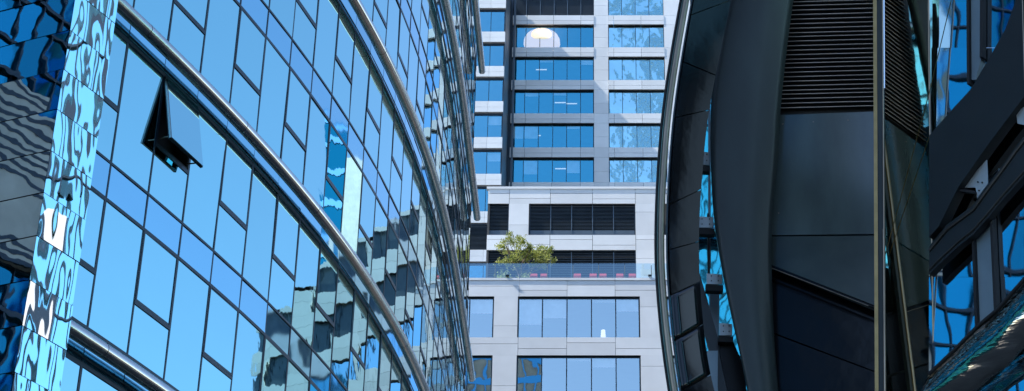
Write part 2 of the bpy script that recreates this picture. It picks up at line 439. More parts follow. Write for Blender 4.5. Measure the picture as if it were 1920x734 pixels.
# ================================================================== stepped pale office building at the end
rb = thing('stepped_office_building', 'pale panel clad office building stepping back above a planted terrace at the street end', 'office building', (4, 107, 0))
D1, D2, D3, DW = 107., 114., 140., 131.
def zz(v, D, u=1100): return P(u, v, D).z
def xx(u, D, v=367): return P(u, v, D).x
def clad(mb, x0, x1, z0, z1, y, xs=(), zs=(), th=.06, g=.022):
    X = [x0]+sorted(q for q in xs if x0+.1 < q < x1-.1)+[x1]; Z = [z0]+sorted(q for q in zs if z0+.1 < q < z1-.1)+[z1]
    for i in range(len(X)-1):
        for j in range(len(Z)-1):
            mb.box(X[i]+(g/2 if i else 0), X[i+1]-(g/2 if i < len(X)-2 else 0), y, y+th, Z[j]+(g/2 if j else 0), Z[j+1]-(g/2 if j < len(Z)-2 else 0))
def window(parent, x0, x1, z0, z1, y, mulls, glass, rec=.22, blinds=(), fr=.09, mw=.07, head=.10, name='window', jamb=None):
    mb = MB(); yf = y+rec
    mb.box(x0, x1, yf-.05, yf+.06, z0, z0+fr*.8); mb.box(x0, x1, yf-.05, yf+.06, z1-head, z1)
    mb.box(x0, x0+fr, yf-.05, yf+.06, z0+fr*.8, z1-head); mb.box(x1-fr, x1, yf-.05, yf+.06, z0+fr*.8, z1-head)
    for q in mulls: mb.box(q-mw/2, q+mw/2, yf-.05, yf+.06, z0+fr*.8, z1-head)
    # reveal
    mb.box(x0, x1, y+.065, yf-.052, z0-.02, z0-.002); mb.box(x0, x1, y+.065, yf-.052, z1+.002, z1+.02)
    fo = mb.build(name, M['frame'], parent)
    E = [x0+fr]+[q for q in mulls]+[x1-fr]
    for i in range(len(E)-1):
        a = E[i]+(mw/2 if i else 0); b = E[i+1]-(mw/2 if i < len(E)-2 else 0)
        mb = MB(); t1 = rg.gauss(0, .0025); t2 = rg.gauss(0, .0025)
        c = Vector(((a+b)/2, yf, (z0+z1)/2))
        mb.poly([(a, yf-t1-t2, z0+fr*.8), (b, yf+t1-t2, z0+fr*.8), (b, yf+t1+t2, z1-head), (a, yf-t1+t2, z1-head)])
        gm = glass[i] if isinstance(glass, (list, tuple)) else glass
        mb.build('pane', gm, fo, loc=c, fix=False)
        if i < len(blinds) and blinds[i]:
            mb = MB(); mb.box(a+.02, b-.02, yf+.14, yf+.16, z1-head-(z1-z0)*blinds[i], z1-head); mb.build('blind', M['blind'], fo)
    return fo
def joints(us, D): return [xx(u, D) for u in us]
# --- podium, y = D1
XL = xx(700, D1)
bays = [(710, 932, [754.4, 798.8, 843.2, 887.5]), (975, 1197, [1020, 1064.5, 1109, 1153]), (1245, 1467, [1289, 1334, 1378, 1423])]
XR = xx(1262, D1)
zt = zz(522, D1); rows1 = [(zz(556, D1), zz(633, D1))]
pit = zz(556, D1)-zz(666.5, D1); hgt1 = rows1[0][0]-rows1[0][1]
mb = MB()
rowsz = [(rows1[0][0]-pit*i, rows1[0][0]-pit*i-hgt1) for i in range(12) if rows1[0][0]-pit*i-hgt1 > 1]
pj = joints([932, 975, 1064.5, 1153, 1197, 1245, 1289, 1378], D1)
def podium_bands(mb, x0, x1, xsA):
    clad(mb, x0, x1, rowsz[0][0], zt, D1, xsA, [])
    # staggered mid joints
podz = zt-(zt-rowsz[0][0])*.58
# fascia above the windows: panels with staggered horizontal joints
segs = [(XL, xx(843, D1), .62), (xx(843, D1), xx(977, D1), .36), (xx(977, D1), xx(1064.5, D1), .62), (xx(1064.5, D1), xx(1152, D1), .30), (xx(1152, D1), xx(1245, D1), .62), (xx(1245, D1), XR+3, .3)]
def stag(mb, ztop_, zbot_, g=.022):
    for a, b, fr_ in segs:
        clad(mb, a+g/2, b-g/2, zbot_, ztop_, D1, [], [zbot_+(ztop_-zbot_)*(1-fr_)], g=.03)
stag(mb, zt-.16, rowsz[0][0])
for i in range(len(rowsz)-1): stag(mb, rowsz[i][1], rowsz[i+1][0])
stag(mb, rowsz[-1][1], 0.2)
for i, (a, b) in enumerate(rowsz):
    clad(mb, xx(932, D1), xx(975, D1), b+.003, a-.003, D1, [], [a-(a-b)*.72])
    clad(mb, xx(1197, D1), xx(1245, D1), b+.003, a-.003, D1, [], [a-(a-b)*.26])
mb.build('cladding', M['clad'], rb)
mb = MB(); clad(mb, XL, XR+3, zt-.157, zt, D1-.05, [xx(u, D1) for u in (977, 1152)], [], th=.3)
mb.build('coping', M['clad'], rb)
mb = MB(); mb.box(XL, XR+3, D1+.55, D1+6.8, zt-.5, zt-.02); mb.build('terrace_floor', M['pot'], rb)
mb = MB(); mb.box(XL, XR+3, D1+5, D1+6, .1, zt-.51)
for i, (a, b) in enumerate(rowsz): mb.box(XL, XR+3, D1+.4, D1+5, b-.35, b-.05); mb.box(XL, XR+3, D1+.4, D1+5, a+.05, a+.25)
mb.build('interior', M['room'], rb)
bl = {0: [[0, 0, 0, 0, .33], [.60, .44, 0, .06, .28], [.3, .1]], 1: [[0]*5, [0, 0, .05, .2, 0], [0]]}
for i, (a, b) in enumerate(rowsz[:3]):
    for j, (u0, u1, mu) in enumerate(bays):
        if j == 2: u1, mu = 1275, []
        if j == 0: u0, mu = 843, [887.5]
        bb = bl.get(i, [[0]*5]*3)[j]
        if j == 0: bb = bb[-2:]
        window(rb, xx(u0, D1), xx(u1, D1), b, a, D1, joints(mu, D1), M['pod_glass'], blinds=bb)
mb = MB()
for i, (a, b) in enumerate(rowsz[3:]): mb.box(xx(710, D1), XR+3, D1+.3, D1+.32, b, a)
mb.build('lower_glazing', M['blue_glass'], rb)
mb = MB()
for a, b in rowsz[:3]: mb.box(xx(1275, D1), XR+3, D1+.2, D1+.24, b, a)
mb.build('end_glazing', M['far_glass'], rb)
mb = MB(); mb.box(XR+2.9, XR+3, D1+.08, D2, .1, zt-.52); mb.build('end_wall', M['clad'], rb)
# --- middle block, y = D2
z_par = zz(355, D2, 1100); zr = {k: zz(k, D2) for k in (382, 441, 469, 530)}
xl2 = xx(915, D2); zb2 = zt-.02
mb = MB()
sg2 = [(xl2, xx(955, D2), .3), (xx(955, D2), xx(1032, D2), .64), (xx(1032, D2), xx(1111, D2), .3), (xx(1111, D2), xx(1191, D2), .68), (xx(1191, D2), xx(1250, D2), .3), (xx(1250, D2), xx(1275, D2), .6)]
for a, b, fr_ in sg2:
    clad(mb, a+.015, b-.015, zr[382], z_par, D2, [], [z_par-(z_par-zr[382])*fr_], g=.03)
    clad(mb, a+.015, b-.015, zr[469], zr[441], D2, [], [zr[441]-(zr[441]-zr[469])*fr_], g=.03)
clad(mb, xx(955, D2), xx(992, D2), zr[441]+.003, zr[382]-.003, D2, [], [zz(422, D2)])
clad(mb, xx(1191, D2), xx(1238, D2), zr[441]+.003, zr[382]-.003, D2, [], [zz(398, D2)])
clad(mb, xx(1191, D2), xx(1275, D2), zb2, zr[469]-.003, D2, [], [zz(485, D2)])
mb.build('cladding', M['clad'], rb)
mb = MB(); clad(mb, xl2-.1, xx(1275, D2), z_par+.003, z_par+.18, D2-.06, [], [], th=.35); mb.build('coping', M['clad'], rb)
mb = MB(); mb.box(xl2, xx(1275, D2), D2+.7, D2+1.0, zb2, z_par-.02); mb.box(xl2, xl2+.15, D2+.06, D2+.7, zb2, z_par-.02); mb.box(xl2+.16, xx(1275, D2), D2+1.0, D2+12, z_par-.4, z_par-.03)
mb.build('core_wall', M['joint'], rb)
def louvre(name, x0, x1, z0, z1, y, mulls, n, mat, parent, skirt=.0, depth=.12):
    mb = MB(); h_ = (z1-z0)*(1-skirt); zz0 = z0+(z1-z0)*skirt
    for i in range(n):
        z = zz0+h_*(i+.5)/n; mb.hexa([(x0, y, z-h_/n*.36), (x1, y, z-h_/n*.36), (x1, y+depth, z+h_/n*.1), (x0, y+depth, z+h_/n*.1), (x0, y, z-h_/n*.36+.02), (x1, y, z-h_/n*.36+.02), (x1, y+depth, z+h_/n*.1+.02), (x0, y+depth, z+h_/n*.1+.02)])
    for q in mulls: mb.box(q-.03, q+.03, y-.03, y+depth, z0, z1)
    if skirt: mb.box(x0, x1, y+.0, y+.05, z0, zz0-.01)
    o = mb.build(name, mat, parent)
    mb = MB(); mb.box(x0, x1, y+depth+.05, y+depth+.1, z0, z1); mb.build('louvre_backing', M['rubber'], o)
    mb = MB(); t = .07
    mb.box(x0-t, x1+t, y-.06, y+.1, z1, z1+t); mb.box(x0-t, x1+t, y-.06, y+.1, z0-t, z0); mb.box(x0-t, x0, y-.06, y+.1, z0, z1); mb.box(x1, x1+t, y-.06, y+.1, z0, z1)
    mb.build('louvre_frame', M['frame'], o)
    return o
louvre('louvre', xx(917, D2), xx(953, D2), zr[441]+.06, zr[382]-.06, D2+.2, [], 18, M['dark_louvre'], rb, .17)
louvre('louvre', xx(995, D2), xx(1189, D2), zr[441]+.06, zr[382]-.06, D2+.2, joints([1033, 1072, 1111, 1150], D2), 18, M['dark_louvre'], rb, .17)
louvre('louvre', xx(917, D2), xx(1189, D2), zb2+.05, zr[469]-.06, D2+.2, joints([955, 994, 1033, 1072, 1111, 1150], D2), 40, M['dark_louvre'], rb)
# --- tower, y = D3
zw = [(47, 90), (107, 150), (169, 213), (231, 277), (296, 343)]
zt5, zt1 = zz(296, D3), zz(47, D3); tp = (zt1-zt5)/4; th_ = zz(296, D3)-zz(343, D3)
rows3 = [(zt5+tp*i, zt5+tp*i-th_) for i in range(-6, 9)]   # top, bottom
xt0 = xx(953, D3); XT = [xx(u, D3) for u in (1114, 1142)]; xt9 = xx(1262, D3)
mulA = joints([980, 1007.5, 1035, 1061.5, 1088], D3); mulB = joints([1169, 1196, 1223], D3)
mb = MB(); J3 = joints([982, 1034, 1088, 1142, 1196], D3)
for i in range(len(rows3)-1):
    a = rows3[i][0]; b = rows3[i+1][1]           # spandrel between rows
    clad(mb, xt0, XT[0]-.01, a, b, D3-.10, J3, [a+(b-a)*.42], th=.16, g=.025)
    if i != 11: clad(mb, XT[1]+.01, xx(1252, D3), a, b, D3-.10, [q+.5 for q in J3], [a+(b-a)*.42], th=.16, g=.025)
clad(mb, XT[0], XT[1], 20, rows3[-1][0], D3-.06, [], [r[0] for r in rows3]+[r[1] for r in rows3]+[r[1]+1.1 for r in rows3], th=.12, g=.015)
clad(mb, xx(1252, D3), xt9+2, 20, rows3[-1][0], D3-.06, [], [r[0] for r in rows3]+[r[1] for r in rows3], th=.12, g=.015)
mb.build('cladding', M['clad'], rb)
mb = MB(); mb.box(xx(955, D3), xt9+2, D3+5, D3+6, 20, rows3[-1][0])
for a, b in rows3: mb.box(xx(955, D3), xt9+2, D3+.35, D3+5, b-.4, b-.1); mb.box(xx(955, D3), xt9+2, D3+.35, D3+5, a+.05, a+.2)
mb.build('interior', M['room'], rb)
mb = MB(); mb.box(xt0, xt0+.2, D3+.2, D3+8, 20, rows3[-1][0]); mb.box(xx(955, D3), xt9+2, D3+6, D3+20, rows3[-1][0]-.6, rows3[-1][0]-.1); mb.build('side_wall', M['dark_louvre'], rb)
rl = random.Random(5)
for r_i, u in ((6, 1050), (7, 1000), (8, 1048), (8, 1070), (9, 1010)):
    a, b = rows3[r_i]; X = xx(u, D3); yy = D3+rl.uniform(1.2, 2.4); mb = MB(); mb.box(X-.5, X+.5, yy, yy+.10, a-.02, a+.03); mb.build('ceiling_light', M['dim_lamp'], rb)
BL3 = {6: [0, .55, 0, 0, .5, 0], 7: [.5, .5, 0, 0, .1, 0], 8: [0, .15, 0, .1, 0, 0], 9: [0, 0, .1, 0, 0, .2], 10: [0]*6}
for i, (a, b) in enumerate(rows3):
    if i < 4: continue
    if i == 11:
        louvre('louvre', xt0, XT[0]-.1, b+.06, a-.06, D3+.1, mulA, 34, M['dark_louvre'], rb)
    elif i >= 6 or i == 5:
        window(rb, xt0, XT[0]-.02, b, a, D3, mulA, M['rear_glass'], blinds=BL3.get(i, []), fr=.06, mw=.055, head=.09)
    top = a
    if i == 10: window(rb, XT[1]+.02, xx(1252, D3), b, rows3[11][1]-.10, D3, mulB, M['wavy_glass'], fr=.05, mw=.05, head=.05)
    elif i == 11: window(rb, XT[1]+.02, xx(1252, D3), b-.05, a, D3, mulB, M['wavy_glass'], fr=.05, mw=.05, head=.06)
    else: window(rb, XT[1]+.02, xx(1252, D3), b, a, D3, mulB, M['wavy_glass'], fr=.06, mw=.05, head=.09)
# --- projecting wing, y = DW
wt = [(18.5, 62), (83, 127), (149, 193.5), (214.5, 262), (280.5, 331), (350.5, 398)]
a5, a0 = zz(350.5, DW, 920), zz(18.5, DW, 920); wp = (a0-a5)/5; wh = a5-zz(398, DW, 920)
xw0, xw1 = xx(860, DW, 200), xx(943.5, DW, 200)
rowsw = [(a5+wp*i, a5+wp*i-wh) for i in range(-3, 8)]
for i in range(len(rowsw)-1):
    mb = MB(); clad(mb, xw0, xw1, rowsw[i][0]+.1, rowsw[i+1][1], DW-.12, [xx(915, DW, 200)], [rowsw[i][0]+(rowsw[i+1][1]-rowsw[i][0])*.5], th=.3, g=.015)
    mb.build('spandrel', M['clad'], rb)
mb = MB(); mb.box(xw0, xw1-.1, DW+3, DW+3.2, 20, rowsw[-1][0]); mb.box(xw1-.06, xw1, DW+.2, D3+.2, 20, rowsw[-1][0])
mb.build('wing_wall', M['dark_louvre'], rb)
mb = MB(); mb.box(xw1+.0, xt0+.05, D3-.6, D3-.4, 20, rowsw[-1][0]); mb.box(xw1+.35, xw1+.5, D3-1.6, D3-.6, 20, rowsw[-1][0]); mb.build('recess_wall', M['dark_louvre'], rb)
for i, (a, b) in enumerate(rowsw):
    if i == 2: louvre('louvre', xw0, xw1-.05, b+.05, a-.05, DW+.05, [], 20, M['dark_louvre'], rb)
    elif i >= 1: window(rb, xw0, xw1-.05, b, a, DW, [xx(915.5, DW, 200)], M['rear_glass'], rec=.15, blinds=[0, .35 if i in (4, 5) else 0], fr=.06, mw=.05, head=.12)
mb = MB(); mb.box(xw0, xw1, DW+.3, DW+9, 20, rowsw[0][1]); mb.build('wing_base', M['joint'], rb)

# ================================================================== balustrade, tree, chairs, lamps on the terrace
zt0 = zt
bal = thing('glass_balustrade', 'frameless glass balustrade along the terrace edge in front of the tree', 'balustrade', (xx(1050, D1), D1+.15, zt0))
zb1 = zz(493, D1)
ps = [xx(u, D1) for u in (836, 884, 932, 980, 1028, 1075, 1122, 1170, 1219, 1266)]
for i in range(len(ps)-1):
    mb = MB(); a, b = ps[i]+.012, ps[i+1]-.012; mb.poly([(a, D1+.1, zt0-.02), (b, D1+.1, zt0-.02), (b, D1+.1, zb1), (a, D1+.1, zb1)])
    mb.build('glass_panel', M['rail_glass'], bal, loc=((a+b)/2, D1+.1, zt0))
for q in ps:
    mb = MB(); mb.box(q-.025, q+.025, D1+.13, D1+.2, zt0, zb1-.12); mb.box(q-.06, q+.06, D1+.12, D1+.26, zt0, zt0+.04); mb.build('post', M['edge_steel'], bal)
# small floodlights on the coping
for u, lab in ((955, 'small black floodlight on the terrace edge below the tree'), (1216, 'small black floodlight at the right end of the terrace edge')):
    t = thing('floodlight', lab, 'floodlight', (xx(u, D1), D1-.05, zt+.0)); X0 = xx(u, D1)
    mb = MB(); mb.obox((X0-.11, D1-.16, zt+.05), (.22, 0, 0), (0, .12, .03), (0, -.03, .12)); mb.build('lamp_head', M['frame'], t)
    mb = MB(); mb.box(X0-.02, X0+.02, D1-.08, D1-.04, zt, zt+.07); mb.build('stem', M['frame'], t)
# tree
DT = 109.2
zf = zt-.02
tr = thing('olive_tree', 'small leafy tree in a planter on the terrace behind the glass balustrade', 'tree', (xx(975, DT), DT, zf))
X0 = xx(978, DT)
zc1, zc2 = zz(472, DT, 970), zz(478, DT, 1015)
c1 = Vector((xx(966, DT), DT, zc1)); c2 = Vector((xx(1014, DT), DT+.2, zc2))
mb = MB(); mb.tube([(X0, DT, zf+.4), (X0-.06, DT, zf+1.1), (X0-.02, DT+.05, zf+1.7)], [.10, .08, .07], 8)
lim = []
rt = random.Random(11)
for k in range(16):
    cc, rr_ = (c1, (1.1, .95, 1.1)) if k % 5 < 3 else (c2, (1.05, .85, .75))
    e = cc+Vector((rt.uniform(-.8, .8)*rr_[0], rt.uniform(-.7, .7)*rr_[1], rt.uniform(-.5, .85)*rr_[2]))
    st = Vector((X0-.02, DT+.05, zf+rt.uniform(1.1, 1.7))); m1 = st.lerp(e, .5)+Vector((rt.uniform(-.15, .15), 0, rt.uniform(-.1, .15)))
    mb.tube([st, m1, e], [.045, .03, .01], 6)
mb.build('trunk', M['bark'], tr, smooth=True)
def leafmat(name, col, col2):
    m, n, b = newmat(name); setp(b, Roughness=.5)
    gi = n.nodes.new('ShaderNodeNewGeometry'); r = ramp(n, gi.outputs['Random Per Island'], [(0, col), (1, col2)])
    n.links.new(r.outputs[0], b.inputs['Base Color'])
    tl = n.nodes.new('ShaderNodeBsdfTranslucent'); n.links.new(r.outputs[0], tl.inputs[0])
    mx = n.nodes.new('ShaderNodeMixShader'); mx.inputs[0].default_value = .35
    n.links.new(b.outputs[0], mx.inputs[1]); n.links.new(tl.outputs[0], mx.inputs[2]); n.links.new(mx.outputs[0], n.nodes['Material Output'].inputs[0])
    return m
M['leaf'] = leafmat('leaf', (.13, .18, .04), (.42, .44, .10))
mb = MB()
clumps = []
for k in range(60):
    cc, rr_ = (c1, (1.15, .95, 1.35)) if k % 9 < 5 else (c2, (1.15, .9, .85))
    while True:
        q = Vector((rt.uniform(-1, 1), rt.uniform(-1, 1), rt.uniform(-1, 1)))
        if .35 < q.length < 1: break
    clumps.append((cc+Vector((q.x*rr_[0], q.y*rr_[1], q.z*rr_[2])), rt.uniform(.16, .30)))
for cc, r_ in clumps:
    for j in range(74):
        q = Vector((rt.gauss(0, .5), rt.gauss(0, .5), rt.gauss(0, .42)))*r_*1.15+cc
        a = Vector((rt.gauss(0, 1), rt.gauss(0, 1), rt.gauss(0, 1))).normalized(); b = a.cross(Vector((rt.gauss(0, 1), rt.gauss(0, 1), rt.gauss(0, 1)))).normalized()
        L = rt.uniform(.055, .095); mb.poly([q-a*L, q+b*L*.42, q+a*L, q-b*L*.42])
mb.build('crown', M['leaf'], tr, fix=False)
pl = thing('planter', 'square concrete planter holding the terrace tree', 'planter', (X0, DT, zf))
mb = MB(); mb.box(X0-.55, X0+.55, DT-.5, DT+.5, zf, zf+.42); mb.build('pot', M['pot'], pl)
mb = MB(); mb.box(X0-.48, X0+.48, DT-.43, DT+.43, zf+.421, zf+.44); mb.build('soil', M['bark'], pl)
for (u, lab, hh_) in ((948, 'low leafy shrub behind the glass balustrade, left of the tree trunk', .75), (990, 'low leafy shrub behind the glass balustrade, right of the tree trunk', .6)):
    X = xx(u, 107.95); t = thing('shrub', lab, 'shrub', (X, 107.95, zf)); mb = MB()
    for j in range(420):
        q = Vector((X+rt.gauss(0, .26), 107.95+rt.gauss(0, .2), zf+.15+abs(rt.gauss(0, .4))*hh_+.1))
        a = Vector((rt.gauss(0, 1), rt.gauss(0, 1), rt.gauss(0, 1))).normalized(); b = a.cross(Vector((rt.gauss(0, 1), rt.gauss(0, 1), rt.gauss(0, 1)))).normalized(); L = rt.uniform(.05, .085)
        mb.poly([q-a*L, q+b*L*.42, q+a*L, q-b*L*.42])
    mb.build('foliage', M['leaf'], t, fix=False)
    mb = MB()
    for j in range(5): mb.tube([(X+rt.uniform(-.05, .05), 107.95, zf), (X+rt.uniform(-.3, .3), 107.95+rt.uniform(-.2, .2), zf+hh_)], [.015, .008], 5)
    mb.build('stem', M['bark'], t)
# chairs
def chair(u, lab, D=107.75, rz=0):
    X = xx(u, D); t = thing('terrace_chair', lab, 'chair', (X, D, zf), 'red chairs on the terrace')
    mb = MB(); mb.box(X-.24, X+.24, D-.22, D+.24, zf+.43, zf+.47); mb.build('seat', M['red'], t)
    mb = MB(); mb.hexa([(X-.24, D+.2, zf+.5), (X+.24, D+.2, zf+.5), (X+.24, D+.24, zf+.5), (X-.24, D+.24, zf+.5), (X-.23, D+.3, zf+.86), (X+.23, D+.3, zf+.86), (X+.23, D+.33, zf+.86), (X-.23, D+.33, zf+.86)]); mb.build('backrest', M['red'], t)
    for sx in (-1, 1):
        for sy in (-1, 1):
            mb = MB(); mb.bar((X+sx*.21, D+sy*.19, zf+.43), (X+sx*.24, D+sy*.22, zf), (.03, 0, 0), (0, .03, 0)); mb.build('leg', M['red'], t)
for u, l in ((1003, 'red terrace chair nearest the tree, behind the glass balustrade'), (1022, 'red terrace chair second to the right of the tree'), (1083, 'red terrace chair in the middle of the terrace, left one of three'),
             (1112, 'red terrace chair in the middle of the terrace, central one of three'), (1130, 'red terrace chair in the middle of the terrace, right one of three'), (1161, 'red terrace chair in the right part, left of the last one'), (1184, 'rightmost red terrace chair behind the glass balustrade')):
    chair(u, l)
# desk lamp standing behind the podium window
a, b = rowsz[0]
Xl = P(1131, 626, D1+.7).x; zL = P(1131, 633, D1+.7).z; 

t = thing('table_lamp', 'white lit table lamp behind the window left of the right pier, under the terrace', 'lamp', (Xl, D1+.7, zL-.5))
mb = MB(); mb.tube([(Xl, D1+.7, zL-.05), (Xl, D1+.7, zL+.50)], [.17, .13], 20); mb.build('lamp_shade', M['lamp'], t, smooth=True)
mb = MB(); mb.tube([(Xl, D1+.7, zL-.5), (Xl, D1+.7, zL-.05)], .04, 10); mb.build('lamp_base', M['frame'], t)
# round ceiling lamp behind the upper tower window
a, b = rows3[10]; Xc = P(1016, 80, D3+1.6).x; zc = P(1016, 80, D3+1.6).z
m, n, bb_ = newmat('lit_dome'); setp(bb_, Base_Color=(.9, .85, .8, 1), Emission_Color=(1, .74, .52, 1), Emission_Strength=.45); M['dome'] = m
t = thing('dome_lamp', 'large pale domed lamp glowing behind the top row of tower windows', 'lamp', (Xc, D3+1.6, zc))
mb = MB(); mb.tube([(Xc, D3+1.6, zc-.45), (Xc, D3+1.6, zc-.2), (Xc, D3+1.6, zc+.2), (Xc, D3+1.6, zc+.55), (Xc, D3+1.6, zc+.85), (Xc, D3+1.6, zc+1.02), (Xc, D3+1.6, zc+1.08)], [1.55, 1.68, 1.66, 1.5, 1.15, .6, .1], 40)
mb.build('lamp_shade', M['dome'], t, smooth=True)
mb = MB(); mb.tube([(Xc, D3+1.6, zc+1.08), (Xc, D3+1.6, a+.1)], .04, 8); mb.build('cord', M['frame'], t)

# ================================================================== dark building on the right
db = thing('dark_glass_building', 'dark metal and glass building with a curved steel edge and louvres on the right', 'office building', (5, 31, 0))
def PY_(u, v, Y): return P(u, v, Y)
def interp(tab, v):
    for (v0, u0), (v1, u1) in zip(tab, tab[1:]):
        if v0 <= v <= v1: return u0+(u1-u0)*(v-v0)/(v1-v0)
    return tab[0][1] if v < tab[0][0] else tab[-1][1]
edge = [(-120, 1306), (-40, 1293), (0, 1286), (60, 1275), (120, 1265), (180, 1256), (245, 1248.5), (320, 1243), (380, 1240), (440, 1238.5), (500, 1239), (560, 1243), (620, 1248.5), (680, 1256), (734, 1264), (800, 1275), (900, 1295)]
def smooth_tab(tab, v):
    return (interp(tab, v-30)+2*interp(tab, v)+interp(tab, v+30))/4
YE = 29.5
vs = list(range(-100, 861, 12))
mb = MB(); mb.tube([P(smooth_tab(edge, v), v, YE) for v in vs], .068, 16); mb.build('edge_tube', M['edge_steel'], db, smooth=True)
mb = MB(); mb.tube([P(smooth_tab(edge, v)-9, v, YE+.12) for v in vs], .03, 10); mb.build('edge_gasket', M['rubber'], db, smooth=True)
mb = MB(); mb.tube([P(smooth_tab(edge, v)+11.5, v, YE+.02) for v in vs], .016, 8); mb.build('edge_trim', M['frame'], db, smooth=True)
inner = [(-120, 1392), (0, 1366), (90, 1348), (180, 1329), (250, 1318), (370, 1308), (430, 1305), (500, 1305), (570, 1309), (640, 1316), (700, 1325), (734, 1334), (860, 1362)]
seams = [-120, (30, 2), (118, 143), (222, 208), (385, 357), (470, 455), (555, 530), (640, 610), (734, 705), 860]
def seam(i):
    s = seams[i]
    return s if isinstance(s, tuple) else (s, s)
for i in range(len(seams)-1):
    (l0, r0), (l1, r1) = seam(i), seam(i+1); nn = 8; mb = MB()
    for a in range(nn+1):
        t = a/nn; vl = l0+(l1-l0)*t; vr = r0+(r1-r0)*t
        if a == 0: vl += 1; vr += 1
        if a == nn: vl -= 1; vr -= 1
        pl_ = P(smooth_tab(edge, vl)+13, vl, YE+.05); pr_ = P(smooth_tab(inner, vr)+2, vr, YE+.55)
        mm = (pl_+pr_)/2
        for p in (pl_, (pl_*3+pr_)/4+(mm-(pl_+pr_)/2)*.75, mm, (pl_+pr_*3)/4+(mm-(pl_+pr_)/2)*.75, pr_): mb.v.append(tuple(p))
    for a in range(nn):
        for b in range(4): q = a*5+b; mb.f.append((q, q+1, q+6, q+5))
    o = mb.build('fascia_panel', M['gloss_streak'] if i in (6, 7) else M['black_gloss'], db, smooth=i in (6, 7), fix=False)
    md = o.modifiers.new('thick', 'SOLIDIFY'); md.thickness = .05; md.offset = -1
mb = MB(); vb = list(range(-100, 861, 20))
for v in vb:
    for p in (P(smooth_tab(edge, v)+10, v, YE+.16), P(smooth_tab(inner, v)-1, v, YE+.68)): mb.v.append(tuple(p)); mb.v.append((p.x, p.y+.05, p.z))
for i in range(len(vb)-1):
    q = i*4; mb.f += [(q, q+2, q+6, q+4), (q+1, q+5, q+7, q+3), (q, q+4, q+5, q+1), (q+2, q+3, q+7, q+6)]
mb.build('fascia_backing', M['rubber'], db)
mb = MB()
for i in range(1, len(seams)-1):
    l0, r0 = seam(i)
    for t in (.12, .38, .64, .9):
        a_ = P(smooth_tab(edge, l0+8)+13, l0+8, YE+.05); b_ = P(smooth_tab(inner, r0+8)+2, r0+8, YE+.55); p = a_.lerp(b_, t)
        mb.tube([p+Vector((0, -.004, 0)), p+Vector((0, -.012, 0))], .011, 8)
tag(mb.build('fixing', M['edge_steel'], db), kind='stuff')
# big tapering fin
finL = [(-120, 1394), (0, 1367), (90, 1348), (180, 1334), (240, 1332), (300, 1332), (370, 1335), (430, 1340), (500, 1352), (560, 1364), (620, 1377), (680, 1391), (734, 1403), (860, 1430)]
finR = [(-120, 1494), (0, 1475), (100, 1462), (213, 1450), (320, 1443), (400, 1433), (480, 1429), (640, 1430), (734, 1436), (860, 1445)]
mb = MB(); vv = list(range(-110, 851, 16)); nb = 10
for v in vv:
    a = P(smooth_tab(finL, v), v, 30.75); b = P(smooth_tab(finR, v), v, 30.95)
    for k in range(nb+1):
        t = k/nb; p = a.lerp(b, t); p.y -= .07*math.sin(math.pi*min(t*1.0, 1))**.8 if 0 < t < 1 else 0
        if t > .62: p.y += (t-.62)*.25
        mb.v.append(tuple(p))
for i in range(len(vv)-1):
    for k in range(nb): q = i*(nb+1)+k; mb.f.append((q, q+1, q+nb+2, q+nb+1))
o = mb.build('tapering_fin', M['fin'], db, smooth=True, fix=False)
md = o.modifiers.new('thick', 'SOLIDIFY'); md.thickness = .25; md.offset = -1
# recess wall A: from (1438, y 31.35) to (1650, y 31.1)
a0 = P(1430, 367, 31.45); a1 = P(1655, 367, 31.1)
adir = (a1-a0); adir.z = 0; adir.normalize(); nA = Vector((adir.y, -adir.x, 0))     # towards the camera
if nA.y > 0: nA = -nA
def A_(u, v, off=0): return PP(u, v, a0+nA*off, nA)
# louvre slats
mb = MB(); n = 40
for i in range(n):
    v = -96+i*8.3
    if v > 206: break
    dv = (i*7919 % 13-6)*.10
    p, q = A_(1446-(v)*.10+12, v+dv+1, .10), A_(1641, v-4+dv, .10)
    mb.hexa([p, q, q+Vector((0, 0, .014)), p+Vector((0, 0, .014)), p-nA*.09+Vector((0, 0, .05)), q-nA*.09+Vector((0, 0, .05)), q-nA*.09+Vector((0, 0, .060)), p-nA*.09+Vector((0, 0, .060))])
lv = mb.build('louvre', M['slat'], db)
mb = MB()
for i in range(n):
    v = -96+i*8.3
    if v > 206: break
    dv = (i*7919 % 13-6)*.10
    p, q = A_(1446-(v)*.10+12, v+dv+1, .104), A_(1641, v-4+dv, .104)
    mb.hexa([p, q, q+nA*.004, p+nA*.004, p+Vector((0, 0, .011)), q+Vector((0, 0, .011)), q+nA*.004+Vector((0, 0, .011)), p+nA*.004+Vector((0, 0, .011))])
mb.build('lit_slat_lip', M['lit_lip'], lv)  # edge light of the slats put in as thin pale strips
mb = MB(); mb.prism([A_(1425, -130, -.02), A_(1652, -130, -.02), A_(1652, 214, -.02), A_(1425, 219, -.02)], nA*-.05); mb.build('louvre_backing', M['rubber'], lv)
def panel(pts, name, mat, off=0., th=.06, parent=None):
    mb = MB(); mb.prism([A_(u, v, off) for u, v in pts], nA*-th); return mb.build(name, mat, parent or db)
up = panel([(1440, 217), (1651, 209), (1651, 439), (1424, 441.5)], 'cladding_panel', M['grey_panel'], .06)
mb = MB()
for (u, v) in ((1468, 233), (1525, 229), (1590, 226), (1436, 437), (1460, 400)):
    p = A_(u, v, .062); mb.tube([p, p+nA*.008], .012, 8)
mb.build('rivet', M['edge_steel'], up)
panel([(1424, 444), (1651, 442.5), (1651, 579), (1640, 573), (1424, 488)], 'cladding_panel', M['grey_panel_low'], .05)
mb = MB(); mb.bar(A_(1424, 491, .07), A_(1651, 582, .07), Vector((0, 0, .03)), nA*.05); mb.build('panel_trim', M['black_gloss'], db)
